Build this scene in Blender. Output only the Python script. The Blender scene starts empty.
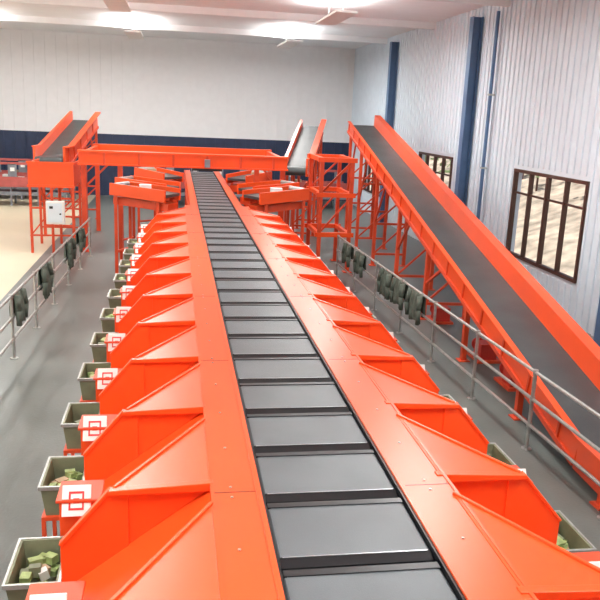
import bpy, math, random
from mathutils import Vector, Matrix
random.seed(7)
scene=bpy.context.scene
try:
    scene.view_settings.view_transform='Standard'
except Exception: pass

# ---------------------------------------------------------------- materials
def mat(name,col,rough=.5,metal=0.,var=.08,scale=3.,bump=0.,bscale=40.,spec=.5,rvar=0.):
    m=bpy.data.materials.new(name); m.use_nodes=True
    nt=m.node_tree; b=nt.nodes['Principled BSDF']
    tc=nt.nodes.new('ShaderNodeTexCoord')
    n=nt.nodes.new('ShaderNodeTexNoise'); n.inputs['Scale'].default_value=scale; n.inputs['Detail'].default_value=5
    nt.links.new(tc.outputs['Object'],n.inputs['Vector'])
    r=nt.nodes.new('ShaderNodeValToRGB')
    r.color_ramp.elements[0].position=.3; r.color_ramp.elements[1].position=.7
    r.color_ramp.elements[0].color=tuple(max(0,c*(1-var)) for c in col)+(1,)
    r.color_ramp.elements[1].color=tuple(min(1,c*(1+var)) for c in col)+(1,)
    nt.links.new(n.outputs['Fac'],r.inputs['Fac']); nt.links.new(r.outputs['Color'],b.inputs['Base Color'])
    b.inputs['Roughness'].default_value=rough; b.inputs['Metallic'].default_value=metal
    b.inputs['Specular IOR Level'].default_value=spec
    if rvar:
        mr=nt.nodes.new('ShaderNodeMapRange'); mr.inputs['To Min'].default_value=max(0,rough-rvar); mr.inputs['To Max'].default_value=rough+rvar
        nt.links.new(n.outputs['Fac'],mr.inputs['Value']); nt.links.new(mr.outputs['Result'],b.inputs['Roughness'])
    if bump:
        n2=nt.nodes.new('ShaderNodeTexNoise'); n2.inputs['Scale'].default_value=bscale
        nt.links.new(tc.outputs['Object'],n2.inputs['Vector'])
        bp=nt.nodes.new('ShaderNodeBump'); bp.inputs['Strength'].default_value=bump; bp.inputs['Distance'].default_value=.02
        nt.links.new(n2.outputs['Fac'],bp.inputs['Height']); nt.links.new(bp.outputs['Normal'],b.inputs['Normal'])
    return m
ORANGE=mat('orange_paint',(.90,.090,.013),.32,var=.05,scale=1.2)
ORANGE2=mat('orange_frame_paint',(.70,.070,.018),.45,var=.12)
RED=mat('red_paint',(.55,.03,.015),.5)
BELT=mat('carrier_belt',(.105,.120,.13),.36,var=.15,scale=2,bump=.1,bscale=200)
IBELT=mat('incline_belt',(.050,.064,.066),.45,var=.2,scale=1.5,bump=.1,bscale=120)
BLACK=mat('black_plastic',(.008,.009,.011),.35)
STEEL=mat('galvanised_steel',(.46,.47,.45),.38,metal=.7,var=.15,scale=12)
ALU=mat('aluminium',(.6,.62,.65),.3,metal=.9)
CONC=mat('grey_concrete',(.135,.150,.138),.36,var=.22,scale=.7,bump=.12,bscale=25,rvar=.12)
BEIGE=mat('beige_epoxy',(.66,.58,.42),.35,var=.06,scale=.5,rvar=.08)
WALL=mat('white_panel',(.74,.83,.90),.5,var=.03)
WALLUP=mat('white_upper_panel',(.90,.91,.92),.6,var=.02)
NAVY=mat('navy_panel',(.018,.035,.085),.5,var=.15)
BLUE=mat('blue_steel',(.09,.17,.31),.4,var=.1)
CEIL=mat('white_ceiling',(.92,.93,.94),.7,var=.02)
BROWN=mat('brown_window_frame',(.075,.032,.022),.4)
WHITE=mat('white_label',(.85,.85,.82),.5,var=.02)
REDINK=mat('red_label_ink',(.7,.03,.03),.5)
GREEN=mat('olive_tote',(.18,.20,.12),.5,var=.2,scale=8)
LIME=mat('pale_green_parcels',(.36,.46,.18),.5,var=.35,scale=14)
TAN=mat('cardboard',(.45,.33,.2),.7,var=.15)
JACK=mat('dark_green_cloth',(.085,.105,.082),.85,var=.3,scale=10,bump=.3)
GREYB=mat('grey_machine',(.20,.22,.25),.5,var=.2)
PINK=mat('faded_red_panel',(.42,.09,.08),.5,var=.2)
BANK=mat('outdoor_bank',(.60,.50,.40),.9,var=.45,scale=1.6,bump=.5,bscale=3)
LEAF=mat('shrub_leaves',(.22,.30,.13),.8,var=.5,scale=6)
def mk_glass():
    g=bpy.data.materials.new('window_glass'); g.use_nodes=True; nt=g.node_tree
    out=nt.nodes['Material Output']; nt.nodes.remove(nt.nodes['Principled BSDF'])
    t=nt.nodes.new('ShaderNodeBsdfTransparent'); gl=nt.nodes.new('ShaderNodeBsdfGlossy'); gl.inputs['Roughness'].default_value=.03
    mx=nt.nodes.new('ShaderNodeMixShader'); mx.inputs['Fac'].default_value=.06
    nt.links.new(t.outputs[0],mx.inputs[1]); nt.links.new(gl.outputs[0],mx.inputs[2]); nt.links.new(mx.outputs[0],out.inputs['Surface'])
    return g
GLASS=mk_glass()

# ---------------------------------------------------------------- mesh builder
import bmesh
class MB:
    def __init__(s): s.v=[]; s.f=[]; s.m=[]; s.mats=[]
    def mi(s,m):
        if m not in s.mats: s.mats.append(m)
        return s.mats.index(m)
    def poly(s,pts,faces,m):
        o=len(s.v); s.v+= [tuple(p) for p in pts]; i=s.mi(m)
        for f in faces: s.f.append([o+k for k in f]); s.m.append(i)
    def hexa(s,p,m):
        s.poly(p,[(3,2,1,0),(4,5,6,7),(0,1,5,4),(1,2,6,5),(2,3,7,6),(3,0,4,7)],m)
    def box(s,x0,x1,y0,y1,z0,z1,m):
        if x0>x1:x0,x1=x1,x0
        if y0>y1:y0,y1=y1,y0
        s.hexa([(x0,y0,z0),(x1,y0,z0),(x1,y1,z0),(x0,y1,z0),(x0,y0,z1),(x1,y0,z1),(x1,y1,z1),(x0,y1,z1)],m)
    def beam(s,a,b,w,h,m,up=(0,0,1)):
        a=Vector(a);b=Vector(b);d=(b-a).normalized();up=Vector(up)
        if abs(d.dot(up))>.98: up=Vector((0,1,0))
        sd=d.cross(up).normalized()*(w/2); u=sd.cross(d).normalized()*(h/2)
        s.hexa([a-sd-u,a+sd-u,b+sd-u,b-sd-u,a-sd+u,a+sd+u,b+sd+u,b-sd+u],m)
    def cyl(s,a,b,r,m,n=12,r2=None):
        a=Vector(a);b=Vector(b);d=(b-a).normalized()
        up=Vector((0,0,1)) if abs(d.z)<.9 else Vector((0,1,0))
        x=d.cross(up).normalized();y=d.cross(x)
        r2=r if r2 is None else r2
        pts=[];
        for c,rr in((a,r),(b,r2)):
            for k in range(n):
                t=2*math.pi*k/n; pts.append(c+x*math.cos(t)*rr+y*math.sin(t)*rr)
        fs=[(k,(k+1)%n,n+(k+1)%n,n+k) for k in range(n)]+[tuple(range(n-1,-1,-1)),tuple(range(n,2*n))]
        s.poly(pts,fs,m)
    def prism_y(s,prof,y0,y1,m):
        n=len(prof); pts=[(x,y0,z) for x,z in prof]+[(x,y1,z) for x,z in prof]
        fs=[(k,(k+1)%n,n+(k+1)%n,n+k) for k in range(n)]+[tuple(range(n-1,-1,-1)),tuple(range(n,2*n))]
        s.poly(pts,fs,m)
    def obj(s,name,parent=None,bevel=0,smooth=False,loc=None):
        me=bpy.data.meshes.new(name); me.from_pydata(s.v,[],s.f); 
        for m in s.mats: me.materials.append(m)
        for p,i in zip(me.polygons,s.m): p.material_index=i; p.use_smooth=smooth
        bm=bmesh.new(); bm.from_mesh(me); bmesh.ops.recalc_face_normals(bm,faces=bm.faces); bm.to_mesh(me); bm.free()
        o=bpy.data.objects.new(name,me); scene.collection.objects.link(o)
        if parent: o.parent=parent
        if loc: o.location=loc
        if bevel:
            b=o.modifiers.new('bevel','BEVEL'); b.width=bevel; b.segments=2; b.limit_method='ANGLE'
        return o
def empty(name,loc=(0,0,0)):
    o=bpy.data.objects.new(name,None); o.location=loc; scene.collection.objects.link(o); return o

# ---------------------------------------------------------------- camera
F=Vector((.1637,.9566,-.2412)).normalized()
R=Vector((.9866,-.1581,.0423)); R=(R-F*R.dot(F)).normalized(); U=R.cross(F)
cd=bpy.data.cameras.new('camera'); cam=bpy.data.objects.new('camera',cd); scene.collection.objects.link(cam)
M=Matrix((R,U,-F)).transposed().to_4x4(); M.translation=Vector((-.925,0,4.3)); cam.matrix_world=M
cd.lens=45; cd.sensor_width=36; cd.clip_end=300; scene.camera=cam

# ---------------------------------------------------------------- room shell
XL,XR,YB,YF,ZC=-13.,7.8,38.,-6.,7.5
XE=-4.75
m=MB(); m.box(XE,XR+.2,YF,YB+.2,-.2,0,CONC); m.obj('floor')
m=MB(); m.box(XL-.2,XE,YF,YB+.2,-.2,0,BEIGE); m.obj('floor_epoxy_zone')
m=MB(); m.box(XL-.2,XR+.2,YF,YB+.2,ZC,ZC+.2,CEIL)
for y in range(-4,38,6): m.box(XL,XR,y,y+.15,ZC-.22,ZC,CEIL)
m.obj('ceiling')
NZ=2.95
m=MB(); m.box(XL,XR,YB,YB+.2,0,NZ,NAVY); m.box(XL,XR,YB,YB+.2,NZ,ZC,WALLUP)
x=XL
while x<XR: m.box(x,x+.06,YB-.03,YB,0,NZ,NAVY); m.box(x,x+.06,YB-.03,YB,NZ,ZC,WALLUP); x+=.5
m.obj('wall_back')
m=MB(); m.box(XL-.2,XL,YF,YB,0,ZC,WALLUP); m.obj('wall_left')
m=MB(); m.box(XL,XR,YF-.2,YF,0,ZC,WALLUP); m.obj('wall_front')
wins=[(6.6,10.2,.95,3.15),(14.95,18.6,.92,3.15),(23.2,26.6,.95,3.15),(31.5,34.5,.95,3.15)]  # first window is out of view, added to let in more light
m=MB(); ys=YF
for (a,b,c,d) in wins:
    m.box(XR,XR+.2,ys,a,0,ZC,WALL); m.box(XR,XR+.2,a,b,0,c,WALL); m.box(XR,XR+.2,a,b,d,ZC,WALL); ys=b
m.box(XR,XR+.2,ys,YB,0,ZC,WALL)
y=YF+.1
while y<YB-.1:
    w=[q for q in wins if q[0]-.12<y<q[1]+.08]
    if w: m.box(XR-.035,XR,y,y+.07,0,w[0][2]-.1,WALL); m.box(XR-.035,XR,y,y+.07,w[0][3]+.1,ZC,WALL)
    else: m.box(XR-.035,XR,y,y+.07,0,ZC,WALL)
    y+=.28
m.obj('wall_right')
for i,(a,b,c,d) in enumerate(wins):
    e=empty('window_%d'%(i+1),(XR,(a+b)/2,0))
    m=MB(); t=.08; x0,x1=-.05,.06; h=(b-a)/2
    m.box(x0,x1,-h,h,c,c+t,BROWN); m.box(x0,x1,-h,h,d-t,d,BROWN)
    for k in range(5):
        tt=t if k in(0,2,4) else .06
        yy=-h+t/2+k*(2*h-t)/4; m.box(x0,x1,yy-tt/2,yy+tt/2,c+t,d-t,BROWN)
    m.box(x0+.03,x1-.03,-h+t,h-t,d-.62,d-.57,BROWN)
    m.obj('frame',e)
    m=MB(); m.poly([(.04,-h+.05,c+.05),(.04,h-.05,c+.05),(.04,h-.05,d-.05),(.04,-h+.05,d-.05)],[(0,1,2,3)],GLASS); m.obj('pane',e)
for i,y in enumerate([4.8,13.3,21.8,30.3]):
    m=MB(); xw=XR-.045
    m.box(xw-.3,xw-.28,y-.14,y+.14,0,ZC-.3,BLUE); m.box(xw-.03,xw,y-.14,y+.14,0,ZC-.3,BLUE); m.box(xw-.28,xw-.03,y-.012,y+.012,0,ZC-.3,BLUE)
    m.box(xw-.34,xw,y-.2,y+.2,0,.03,BLUE)
    m.obj('steel_column')
m=MB(); m.cyl((XR-.15,20.4,0),(XR-.15,20.4,ZC-.3),.05,BLUE); 
for z in (1,3,5): m.box(XR-.21,XR-.04,20.34,20.46,z,z+.05,STEEL)
m.obj('downpipe')
# outdoors
m=MB(); n=30; pts=[];fs=[]
for i in range(n):
    for j in range(9):
        pts.append((XR+1.2+j*1.6, -8+i*2.6, -.5+max(0,j-1)*.62+random.uniform(-.15,.25)))
for i in range(n-1):
    for j in range(8): fs.append((i*9+j,(i+1)*9+j,(i+1)*9+j+1,i*9+j+1))
m.poly(pts,fs,BANK); m.obj('hillside_ground',smooth=True)
for k in range(14):
    m=MB(); bx,by=XR+6+random.uniform(0,4),3+k*3.6+random.uniform(-1,1)
    bz=-.5+(bx-XR-2.8)/1.6*.62
    m.cyl((bx,by,bz-.4),(bx,by,bz+1.0),.05,BROWN)
    for q in range(34):
        c=Vector((bx,by,bz+1.1))+Vector((random.gauss(0,.4),random.gauss(0,.45),random.gauss(0,.35)))
        a=Vector((random.uniform(-1,1),random.uniform(-1,1),random.uniform(-1,1))).normalized()*.2; b2=a.orthogonal().normalized()*.12
        m.poly([c-a,c+b2,c+a,c-b2],[(0,1,2,3)],LEAF)
    m.obj('outdoor_shrub')

# ---------------------------------------------------------------- sorter
ZB=2.1; Y0=.6; Y1=17.6; YE=28.
S=empty('crossbelt_sorter')
m=MB(); k=-6
while True:
    y=4.59+.66*k
    if y>YE-.6: break
    m.box(-.385,.385,y+.075,y+.575,ZB-.045,ZB-.002,BELT)
    m.hexa([(-.40,y,ZB-.10),(.40,y,ZB-.10),(.40,y+.075,ZB-.10),(-.40,y+.075,ZB-.10),(-.40,y+.015,ZB-.02),(.40,y+.015,ZB-.02),(.40,y+.075,ZB+.004),(-.40,y+.075,ZB+.004)],BLACK)
    m.box(-.40,.40,y+.575,y+.625,ZB-.075,ZB+.004,BLACK)
    m.box(-.385,.385,y+.070,y+.076,ZB+.003,ZB+.006,ALU)
    m.box(-.40,.40,y-.004,y+.004,ZB-.085,ZB-.075,ALU)
    m.cyl((-.385,y+.075,ZB-.028),(-.385,y+.575,ZB-.028),.025,BELT,10); m.cyl((.385,y+.075,ZB-.028),(.385,y+.575,ZB-.028),.025,BELT,10)
    m.box(-.37,.37,y+.02,y+.6,ZB-.16,ZB-.10,BLACK)
    m.box(-.36,-.30,y+.001,y+.02,ZB-.055,ZB-.03,WHITE)
    m.box(-.1,.1,y-.05,y+.02,ZB-.2,ZB-.14,BLACK)
    k+=1
m.obj('belt_carriers',S)
m=MB()
m.box(-.42,.42,Y0,YE,ZB-.30,ZB-.22,BLACK)
for s in(-1,1):
    m.box(s*.425,s*.455,Y0,YE,ZB-.3,ZB+.035,ORANGE)
    m.box(s*.41,s*.425,Y0,YE,ZB-.06,ZB+.02,BLACK)
    w=.70 if s<0 else .74
    m.box(s*.455,s*w,Y0,Y1,ZB+.0,ZB+.025,ORANGE)
    m.box(s*w,s*(w+.02),Y0,Y1,ZB-.12,ZB+.032,ORANGE)
    m.box(s*.455,s*.62,Y1,YE,ZB-.02,ZB+.02,ORANGE)
    m.box(s*.60,s*.63,Y1,YE,ZB-.35,ZB+.02,ORANGE)
    y=Y0+1
    while y<Y1:
        m.box(s*.455,s*w,y,y+.006,ZB+.025,ZB+.0265,BLACK)
        for dy in(-.06,.06,.6,1.2,1.8): m.cyl((s*.60,y+dy,ZB+.025),(s*.60,y+dy,ZB+.031),.009,STEEL,6)
        y+=2.4
    for yy in [Y0+.3+2.4*i for i in range(12)]:
        if yy<YE: m.box(s*.5,s*.6,yy,yy+.1,0,ZB-.3,ORANGE2); m.box(s*.45,s*.66,yy-.05,yy+.15,0,.02,ORANGE2)
    m.box(s*.48,s*.6,Y0,YE,ZB-.42,ZB-.3,ORANGE2)
for yy in [Y0+.3+2.4*i for i in range(12)]:
    m.box(-.5,.5,yy,yy+.08,ZB-.5,ZB-.3,ORANGE2); m.box(-.5,.5,yy,yy+.08,.4,.48,ORANGE2)
m.obj('deck_and_frame',S)
def slz(x): return ZB-.03-(x-.72)*.72
yks=[5.35+1.2*i for i in range(-4,10)]
for s,nm in((-1,'left'),(1,'right')):
    m=MB()
    prof=[(s*.72,slz(.72)),(s*1.58,slz(1.58)),(s*1.58,slz(1.58)-.04),(s*.72,slz(.72)-.06)]
    m.prism_y(prof,Y0,Y1,ORANGE)
    for yk in yks:
        zt=ZB+.03; L=.92
        A=(s*.72,yk+L);B=(s*.72,yk);C=(s*1.28,yk)
        m.poly([(A[0],A[1],zt),(B[0],B[1],zt),(C[0],C[1],zt-.03),(A[0],A[1],slz(.72)),(B[0],B[1],slz(.72)),(C[0],C[1],slz(1.28))],
               [(0,1,2),(1,4,5,2),(2,5,3,0),(0,3,4,1),(3,5,4)],ORANGE)
        m.beam((A[0],A[1],zt+.004),(C[0],C[1],zt-.026),.022,.022,ORANGE)
        m.prism_y([(s*1.2,zt-.02),(s*1.30,zt-.03),(s*1.60,zt-.38),(s*1.60,slz(1.62)-.05),(s*1.2,slz(1.2)-.03)],yk-.012,yk+.012,ORANGE)
        m.prism_y([(s*.70,zt+.004),(s*1.31,zt-.026),(s*1.31,zt-.055),(s*.70,zt-.05)],yk-.045,yk+.01,ORANGE)
        m.beam((s*1.30,yk,zt-.03),(s*1.60,yk,zt-.38),.05,.02,ORANGE)
        y0=yk+.62
        m.box(s*1.44,s*1.70,y0,y0+.26,1.34,1.68,ORANGE)
        m.box(s*1.42,s*1.72,y0-.015,y0+.275,1.68,1.70,ORANGE2)
        def q(u,v,dd=0): return (s*u,y0-.05+.10*v-dd*.9,1.60+.18*v+dd*.4)
        xa,xb=1.49,1.68
        P=[q(xa,0),q(xb,0),q(xb,0,-.02),q(xa,0,-.02),q(xa,1),q(xb,1),q(xb,1,-.02),q(xa,1,-.02)]
        m.hexa(P,WHITE)
        xc=(xa+xb)/2
        for (u0,u1,v0,v1) in((xc-.05,xc-.038,.2,.8),(xc+.038,xc+.05,.2,.8),(xc-.038,xc+.038,.2,.27),(xc-.038,xc+.038,.73,.8),(xc-.02,xc+.02,.42,.58)):
            m.poly([q(u0,v0,.003),q(u1,v0,.003),q(u1,v1,.003),q(u0,v1,.003)],[(0,1,2,3)],REDINK)
        m.box(s*1.56,s*1.59,yk+.012,y0,1.33,1.50,ORANGE)
        m.box(s*1.50,s*1.58,yk+.2,yk+.28,0,1.42,ORANGE2)
        m.box(s*1.46,s*1.60,yk+.16,yk+.32,0,.02,ORANGE2)
        m.beam((s*1.54,yk+.24,1.0),(s*.55,yk+.24,1.6),.05,.06,ORANGE2)
    m.box(s*1.5,s*1.56,Y0,Y1,1.30,1.40,ORANGE2)
    m.obj('chutes_'+nm,S,bevel=.004)
def tote(x,y,s):
    m=MB(); w,l,h=.31,.50,.26; z=1.20; t=.015
    def ring(a,b,zz): return [(-a,-b,zz),(a,-b,zz),(a,b,zz),(-a,b,zz)]
    a0,b0,a1,b1=w/2-.03,l/2-.03,w/2,l/2
    pts=ring(a0,b0,z)+ring(a1,b1,z+h)+ring(a1-t,b1-t,z+h)+ring(a0-t,b0-t,z+t)
    fs=[(3,2,1,0)]+[(k,(k+1)%4,4+(k+1)%4,4+k) for k in range(4)]+[(4+k,4+(k+1)%4,8+(k+1)%4,8+k) for k in range(4)]+[(8+k,8+(k+1)%4,12+(k+1)%4,12+k) for k in range(4)]+[(12,13,14,15)]
    m.poly(pts,fs,GREEN)
    for a,b,c,d in((-a1-.015,a1+.015,-b1-.015,-b1),(-a1-.015,a1+.015,b1,b1+.015),(-a1-.015,-a1,-b1,b1),(a1,a1+.015,-b1,b1)): m.box(a,b,c,d,z+h-.025,z+h+.005,STEEL)
    for i in range(16):
        cx,cy=random.uniform(-.08,.08),random.uniform(-.17,.17); cz=z+.06+random.uniform(.03,.14); an=random.uniform(0,3.1)
        d=Vector((math.cos(an)*.7,math.sin(an),random.uniform(-.2,.2)))*random.uniform(.03,.055)
        r_=random.random(); mm=LIME if r_<.6 else (GREEN if r_<.8 else (WHITE if r_<.9 else TAN))
        m.beam(Vector((cx,cy,cz))-d,Vector((cx,cy,cz))+d,random.uniform(.05,.09),random.uniform(.03,.07),mm)
    for sx in(-1,1):
        for sy in(-1,1): m.box(sx*(w/2-.03),sx*(w/2),sy*(l/2-.03),sy*(l/2),0,z,ORANGE2)
    for zz in(.25,z-.03):
        for sy in(-1,1): m.box(-w/2+.03,w/2-.03,sy*(l/2-.03),sy*(l/2),zz,zz+.03,ORANGE2)
        for sx in(-1,1): m.box(sx*(w/2-.03),sx*(w/2),-l/2+.03,l/2-.03,zz,zz+.03,ORANGE2)
    m.box(-w/2+.03,w/2-.03,-l/2+.03,l/2-.03,.26,.275,STEEL)
    m.obj('tote_stand',loc=(x,y,0))
for yk in yks:
    for s in(-1,1): tote(s*1.785,yk+.31+random.uniform(-.02,.02),s)

# ---------------------------------------------------------------- railings
def railing(p0,p1,n):
    m=MB(); p0=Vector(p0);p1=Vector(p1)
    for i in range(n+1):
        p=p0.lerp(p1,i/n); m.cyl(p,p+Vector((0,0,1.1)),.026,STEEL,10); m.cyl(p,p+Vector((0,0,.012)),.07,STEEL,12)
        for z in(.35,.72,1.1): m.cyl(p+Vector((0,0,z-.035)),p+Vector((0,0,z+.035)),.036,STEEL,10)
    for z in(.35,.72,1.1): m.cyl(p0+Vector((0,0,z)),p1+Vector((0,0,z)),.024,STEEL,10)
    return m.obj('guard_railing')
railing((-3.95,3.6,0),(-3.38,22.2,0),10)
RX0=3.97
railing((RX0,3.3,0),(3.45,19.8,0),9)
def railx(side,y):
    return -3.95+(y-3.6)/18.6*.57 if side<0 else RX0-(y-3.3)/16.5*(RX0-3.45)
def jacket(side,y,w=.6,drop=.55,z=1.13):
    m=MB(); nx,nz=14,16; ph=random.uniform(0,6); X=railx(side,y); pts=[];fs=[]
    tot=drop*1.75
    for j in range(nz+1):
        t=j/nz*tot-drop*.75
        for i in range(nx+1):
            u=i/nx-.5
            fold=.03*math.sin(u*18+ph)*min(1,abs(t)*4)
            zz=z-abs(t)*1.0+ (.03*math.sin(u*9+ph) if j in(0,nz) else 0)
            off=(.04 if t>0 else -.04)*min(1,abs(t)*12)*(1+abs(t)*1.0)+fold
            pts.append((off, u*w*(1-.15*abs(t)/drop)+.02*math.sin(t*11+ph), zz))
    for j in range(nz):
        for i in range(nx):
            a=j*(nx+1)+i; fs.append((a,a+1,a+nx+2,a+nx+1))
    m.poly(pts,fs,JACK)
    for sg in(-1,1):
        pr=Vector((.05,sg*w*.42,z-.06))
        q=Vector((.09,sg*w*.50,z-.32)); r=Vector((.07,sg*w*.46+.03*sg,z-.58))
        m.cyl(pr,q,.06,JACK,10,.052); m.cyl(q,r,.052,JACK,10,.042)
    o=m.obj('hanging_jacket',smooth=True,loc=(X,y,0))
    so=o.modifiers.new('thick','SOLIDIFY'); so.thickness=.012
    if side>0: o.rotation_euler=(0,0,math.pi)
for y,w,d in((13.3,.55,.6),(15.6,.75,.7),(18.6,.8,.7),(20.3,.6,.55)): jacket(-1,y,w,d)
for y,w,d in((13.4,.7,.6),(14.4,.65,.55),(15.3,.7,.6),(17.4,.6,.55),(18.6,.55,.5)): jacket(1,y,w,d)

# ---------------------------------------------------------------- inclined conveyors
def incline(name,A,B,w,legs,hr=.42,hl=.16,flat=1.2,leg_floor=0.,bm=IBELT,flange=.14):
    E=empty(name)
    A=Vector(A);B=Vector(B);d=(B-A).normalized(); sd=d.cross(Vector((0,0,1))).normalized(); n=sd.cross(d)
    fd=Vector((d.x,d.y,0)).normalized()
    secs=[(A,B,d,n)]
    if flat: secs.append((A-fd*flat,A,fd,Vector((0,0,1))))
    m=MB()
    def lb(a,b,nn,s0,s1,n0,n1,mt):
        p=[a+sd*s0+nn*n0,a+sd*s1+nn*n0,b+sd*s1+nn*n0,b+sd*s0+nn*n0,a+sd*s0+nn*n1,a+sd*s1+nn*n1,b+sd*s1+nn*n1,b+sd*s0+nn*n1]; m.hexa(p,mt)
    for a,b,dd,nn in secs:
        lb(a,b,nn,-w/2,w/2,-.03,0,bm); lb(a,b,nn,-w/2,w/2,-.26,-.23,bm)
        lb(a,b,nn,w/2,w/2+.06,-.28,hr,ORANGE)
        lb(a,b,nn,-w/2-.06,-w/2,-.28,hl,ORANGE)
        lb(a,b,nn,w/2+.0,w/2+.06+flange,hr,hr+.04,ORANGE)
        lb(a,b,nn,-w/2-.10,-w/2,hl,hl+.03,ORANGE)
        lb(a,b,nn,-w/2-.09,-w/2-.06,-.28,-.2,ORANGE2)
        lb(a,b,nn,w/2+.06,w/2+.09,-.28,-.2,ORANGE2)
        L=(b-a).length; q=.5
        while q<L:
            c=a+dd*q
            lb(c,c+dd*.05,nn,-w/2-.085,-w/2-.06,-.2,hl,ORANGE2); lb(c,c+dd*.05,nn,w/2+.06,w/2+.085,-.2,hr,ORANGE2)
            m.cyl(c-sd*w/2-nn*.2,c+sd*w/2-nn*.2,.028,STEEL,8)
            q+=1.1
    a=secs[-1][0]; 
    m.cyl(a-sd*(w/2)-Vector((0,0,.13)),a+sd*(w/2)-Vector((0,0,.13)),.13,bm,20)
    m.cyl(B-sd*(w/2)-n*.13,B+sd*(w/2)-n*.13,.13,bm,20)
    m.obj('belt_and_sides',E)
    m=MB()
    for t in legs:
        c=A.lerp(B,t) if t>=0 else A+fd*t*2
        for s in(-1,1):
            top=c+sd*s*(w/2+.04)-Vector((0,0,.25)); bot=Vector((top.x,top.y,leg_floor))
            if top.z<.1: continue
            m.beam(bot,top,.09,.09,ORANGE2,up=(0,1,0)); m.box(bot.x-.1,bot.x+.1,bot.y-.1,bot.y+.1,leg_floor,leg_floor+.02,ORANGE2)
        l=c-sd*(w/2+.04);r=c+sd*(w/2+.04)
        z=leg_floor+.35
        while z+.9<c.z-.25:
            m.beam((l.x,l.y,z),(r.x,r.y,z),.06,.06,ORANGE2); m.beam((l.x,l.y,z),(r.x,r.y,z+.9),.045,.045,ORANGE2); z+=.9
        m.beam((l.x,l.y,c.z-.32),(r.x,r.y,c.z-.32),.08,.08,ORANGE2)
        if c.z>1.4:
            for s in(-1,1):
                p=c+sd*s*(w/2+.04); m.beam((p.x,p.y,c.z*.45),p-d*1.1-Vector((0,0,.27)),.05,.05,ORANGE2)
    m.obj('support_legs',E)
    return E
incline('incline_conveyor',(4.50,7.9,.42),(5.68,27.0,3.98),.86,[-.35,.10,.24,.39,.54,.7,.85,.97],hr=.34,hl=.10)
def motor(x,y):
    m=MB()
    m.box(-.22,.22,-.3,.3,0,.05,ORANGE2); m.box(-.16,.16,-.22,.1,.05,.34,RED); m.cyl((0,.1,.2),(0,.36,.2),.11,RED,16)
    for k in range(6): m.cyl((0,.12+k*.035,.2),(0,.13+k*.035,.2),.125,RED,16)
    m.obj('drive_motor',bevel=.006,loc=(x,y,0))
motor(4.7,11.2); motor(4.75,12.6); motor(4.8,15.2)
incline('incline_conveyor',(3.0,24.6,2.62),(4.1,28.4,3.85),.7,[.12,.55,.95],hr=.25,hl=.2,flat=.6)
incline('incline_conveyor',(-4.75,25.45,2.65),(-4.35,30.2,3.7),.85,[.05,.5,.95],hr=.3,hl=.3,flat=.8)

E=empty('transfer_platform')
m=MB(); x0,x1,y0,y1=-5.1,-3.84,22.6,24.3
m.box(x0,x1,y0,y0+.05,1.95,2.62,ORANGE); m.box(x0,x0+.05,y0+.05,y1,1.95,2.62,ORANGE); m.box(x1-.05,x1,y0+.05,y1,1.95,2.62,ORANGE)
m.box(x0+.05,x1-.05,y0+.05,y1,2.35,2.4,IBELT); m.box(x0-.03,x1+.03,y0-.03,y0,2.60,2.66,ORANGE); m.box(x0-.03,x1+.03,y0-.03,y0,1.93,2.0,ORANGE)
for x in(x0+.035,(x0+x1)/2,x1-.035):
    for y in(y0+.05,y1-.05): m.box(x-.035,x+.035,y-.035,y+.035,0,1.95,ORANGE2)
for z in(.5,1.3):
    m.box(x0,x1,y0+.03,y0+.07,z,z+.05,ORANGE2); m.box(x0,x1,y1-.07,y1-.03,z,z+.05,ORANGE2)
m.beam((x0,y0+.05,.5),((x0+x1)/2,y0+.05,1.3),.04,.04,ORANGE2)
m.obj('frame',E)
m=MB(); m.box(-4.6,-4.1,22.35,22.58,.9,1.55,WHITE); m.box(-4.55,-4.15,22.34,22.35,.95,1.5,WALL); m.box(-4.5,-4.4,22.33,22.34,1.35,1.42,BLACK); m.cyl((-4.2,22.35,1.2),(-4.2,22.31,1.2),.025,BLACK)
m.obj('control_cabinet',E)

# rear portal gantry across the sorter
G=empty('gantry_frame')
m=MB()
m.box(-3.72,2.42,22.9,23.15,2.62,2.97,ORANGE); m.box(-3.75,2.45,22.86,23.19,2.95,3.0,ORANGE); m.box(-3.75,2.45,22.86,23.19,2.58,2.63,ORANGE)
for x in(-3.6,-2.55,1.5,2.3):
    m.box(x-.07,x+.07,22.93,23.1,0,2.6,ORANGE2); m.box(x-.13,x+.13,22.86,23.18,0,.02,ORANGE2)
m.beam((-3.6,23.02,1.9),(-2.9,23.02,2.6),.06,.06,ORANGE2); m.beam((2.3,23.02,1.9),(1.7,23.02,2.6),.06,.06,ORANGE2)
for x in(-3,-2,-1,0,1,2): m.box(x-.03,x+.03,22.85,22.9,2.62,2.95,ORANGE2)
m.box(-3.72,2.42,26.9,27.1,2.75,3.0,ORANGE)
for x in(-3.6,2.3): m.box(x-.07,x+.07,26.93,27.07,0,2.75,ORANGE2); m.box(x-.06,x+.06,23.15,26.9,2.8,2.95,ORANGE)
m.obj('portal',G)
m=MB()
m.box(-.45,.45,22.95,23.3,2.5,2.58,BLACK); m.box(-.08,.08,22.7,22.86,2.62,2.85,GREYB)
m.obj('scanner_unit',G)

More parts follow.
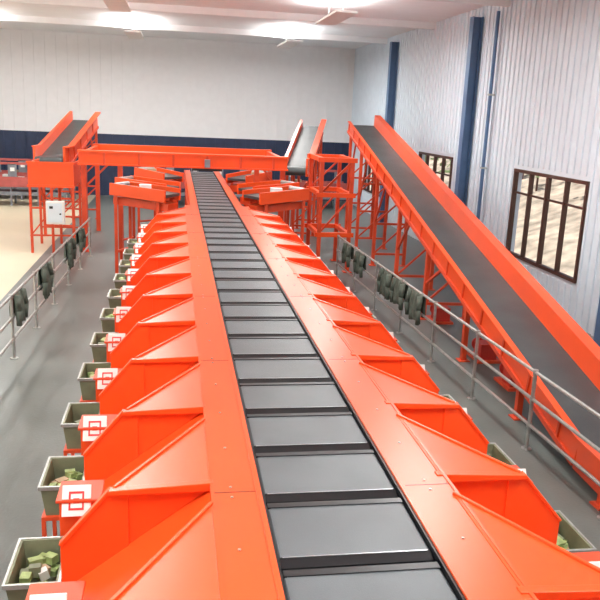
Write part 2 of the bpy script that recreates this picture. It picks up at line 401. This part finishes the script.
def induct(s):
    E=empty('induction_conveyor')
    m=MB()
    def P(x,y,z): return (s*x,y,z)
    for (ya,yb,xo) in((19.2,20.2,2.4),(20.9,21.9,2.4),(24.2,25.6,1.95)):
        a=Vector(P(xo,yb,2.22)); b=Vector(P(1.0,ya+.2,2.14))
        m.beam(a,b,.7,.07,IBELT)
        d=(b-a).normalized(); sd=d.cross(Vector((0,0,1))).normalized()
        for q in(-1,1):
            m.beam(a+sd*q*.38,b+sd*q*.38,.06,.30,ORANGE)
        for t in(.08,.85):
            for q in(-1,1):
                c=a.lerp(b,t)+sd*q*.33; m.box(c.x-.04,c.x+.04,c.y-.04,c.y+.04,0,c.z-.1,ORANGE2)
            c0=a.lerp(b,t)-sd*.33;c1=a.lerp(b,t)+sd*.33; m.beam((c0.x,c0.y,.6),(c1.x,c1.y,.6),.05,.05,ORANGE2)
        m.beam(a+Vector((0,0,-.3)),b+Vector((0,0,-.3)),.5,.2,ORANGE2)
        m.cyl(a+d*.1-sd*.3+Vector((0,0,.1)),a+d*.1+sd*.3+Vector((0,0,.1)),.06,STEEL)
    m.obj('beds',E)
    m=MB()
    for t,(ya,yb) in enumerate(((19.2,20.2),(24.2,25.6))):
        x=s*1.7;y=(ya+yb)/2+.1
        m.box(x-.15,x+.15,y-.1,y+.12,2.215,2.36,TAN if t else WHITE)
    m.obj('parcels',E)
induct(-1); induct(1)

m=MB()
xs=(3.0,3.85); ysq=(20.3,22.0)
for x in xs:
    for y in ysq: m.box(x-.05,x+.05,y-.05,y+.05,0,3.05,ORANGE2); m.box(x-.12,x+.12,y-.12,y+.12,0,.02,ORANGE2)
for z in(1.0,2.1,3.05):
    for y in ysq: m.box(xs[0]-.12,xs[1]+.12,y-.06,y+.06,z,z+.12,ORANGE)
    for x in xs: m.box(x-.05,x+.05,ysq[0]+.06,ysq[1]-.06,z,z+.12,ORANGE)
for z0,z1 in((1.1,2.1),(2.2,3.05)):
    for y in ysq: m.beam((xs[0],y,z0),(xs[1],y,z1),.045,.045,ORANGE2)
m.beam((xs[1],ysq[0],3.1),(xs[0],ysq[0],2.2),.045,.045,ORANGE2)
m.obj('support_trestle')

for (xa,xb,yy) in((-12.4,-5.6,33.2),(-12.4,-5.6,35.4),(-2.6,7.0,34.5)):
    m=MB()
    m.box(xa,xb,yy,yy+.9,1.0,1.06,IBELT); m.box(xa,xb,yy-.05,yy,.8,1.22,PINK); m.box(xa,xb,yy+.9,yy+.95,.8,1.22,PINK)
    m.box(xa,xb,yy-.02,yy+.92,.45,.6,GREYB)
    x=xa+.2
    while x<xb:
        for q in(yy,yy+.85): m.box(x,x+.07,q,q+.07,0,.8,GREYB)
        m.box(x-.05,x+.3,yy+.02,yy+.06,1.22,1.75,GREYB); m.box(x+.05,x+.22,yy,yy+.02,1.45,1.6,WHITE)
        x+=1.1
    m.box(xa,xb,yy+.02,yy+.08,1.72,1.82,PINK)
    for k in range(10):
        px=random.uniform(xa+.3,xb-.4); m.box(px,px+random.uniform(.2,.4),yy+.3,yy+.6,1.06,1.06+random.uniform(.12,.3),random.choice((TAN,WHITE,TAN,GREYB)))
    m.obj('parcel_line')

# ---------------------------------------------------------------- ceiling lamps, plus added upward fill lights
for x in(-8.5,-2.5,3.5):
    for y in(2,12,22,31):
        e=empty('ceiling_lamp',(x,y,ZC-.6))
        m=MB(); m.box(-.3,.3,-1.5,1.5,.02,.08,WHITE); m.cyl((0,-1,.08),(0,-1,.6),.01,STEEL,6); m.cyl((0,1,.08),(0,1,.6),.01,STEEL,6)
        m.obj('housing',e)
        l=bpy.data.lights.new('tube','AREA'); l.shape='RECTANGLE'; l.size=.55; l.size_y=2.9; l.energy=250; l.color=(1,.985,.955)
        o=bpy.data.objects.new('light_down',l); scene.collection.objects.link(o); o.parent=e
        l=bpy.data.lights.new('ceiling_fill','AREA'); l.shape='RECTANGLE'; l.size=.55; l.size_y=2.9; l.energy=140; l.color=(1,.99,.98)  # not part of the lamp: added to brighten ceiling and upper walls
        o=bpy.data.objects.new('added_fill_up',l); scene.collection.objects.link(o); o.parent=e; o.location=(0,0,.1); o.rotation_euler=(math.pi,0,0)
sl=bpy.data.lights.new('sun','SUN'); sl.energy=4.5; sl.angle=.02; sl.color=(1,.95,.86)
so=bpy.data.objects.new('sun',sl); scene.collection.objects.link(so); so.location=(-10,10,30)
so.rotation_euler=Vector((.35,.15,-1)).to_track_quat('-Z','Y').to_euler()
w=bpy.data.worlds.new('world'); scene.world=w; w.use_nodes=True; nt=w.node_tree
bg=nt.nodes['Background']
sky=nt.nodes.new('ShaderNodeTexSky'); sky.sky_type='HOSEK_WILKIE'; sky.turbidity=6; sky.sun_direction=(-.35,-.15,.9)
nt.links.new(sky.outputs['Color'],bg.inputs['Color']); bg.inputs['Strength'].default_value=2.0
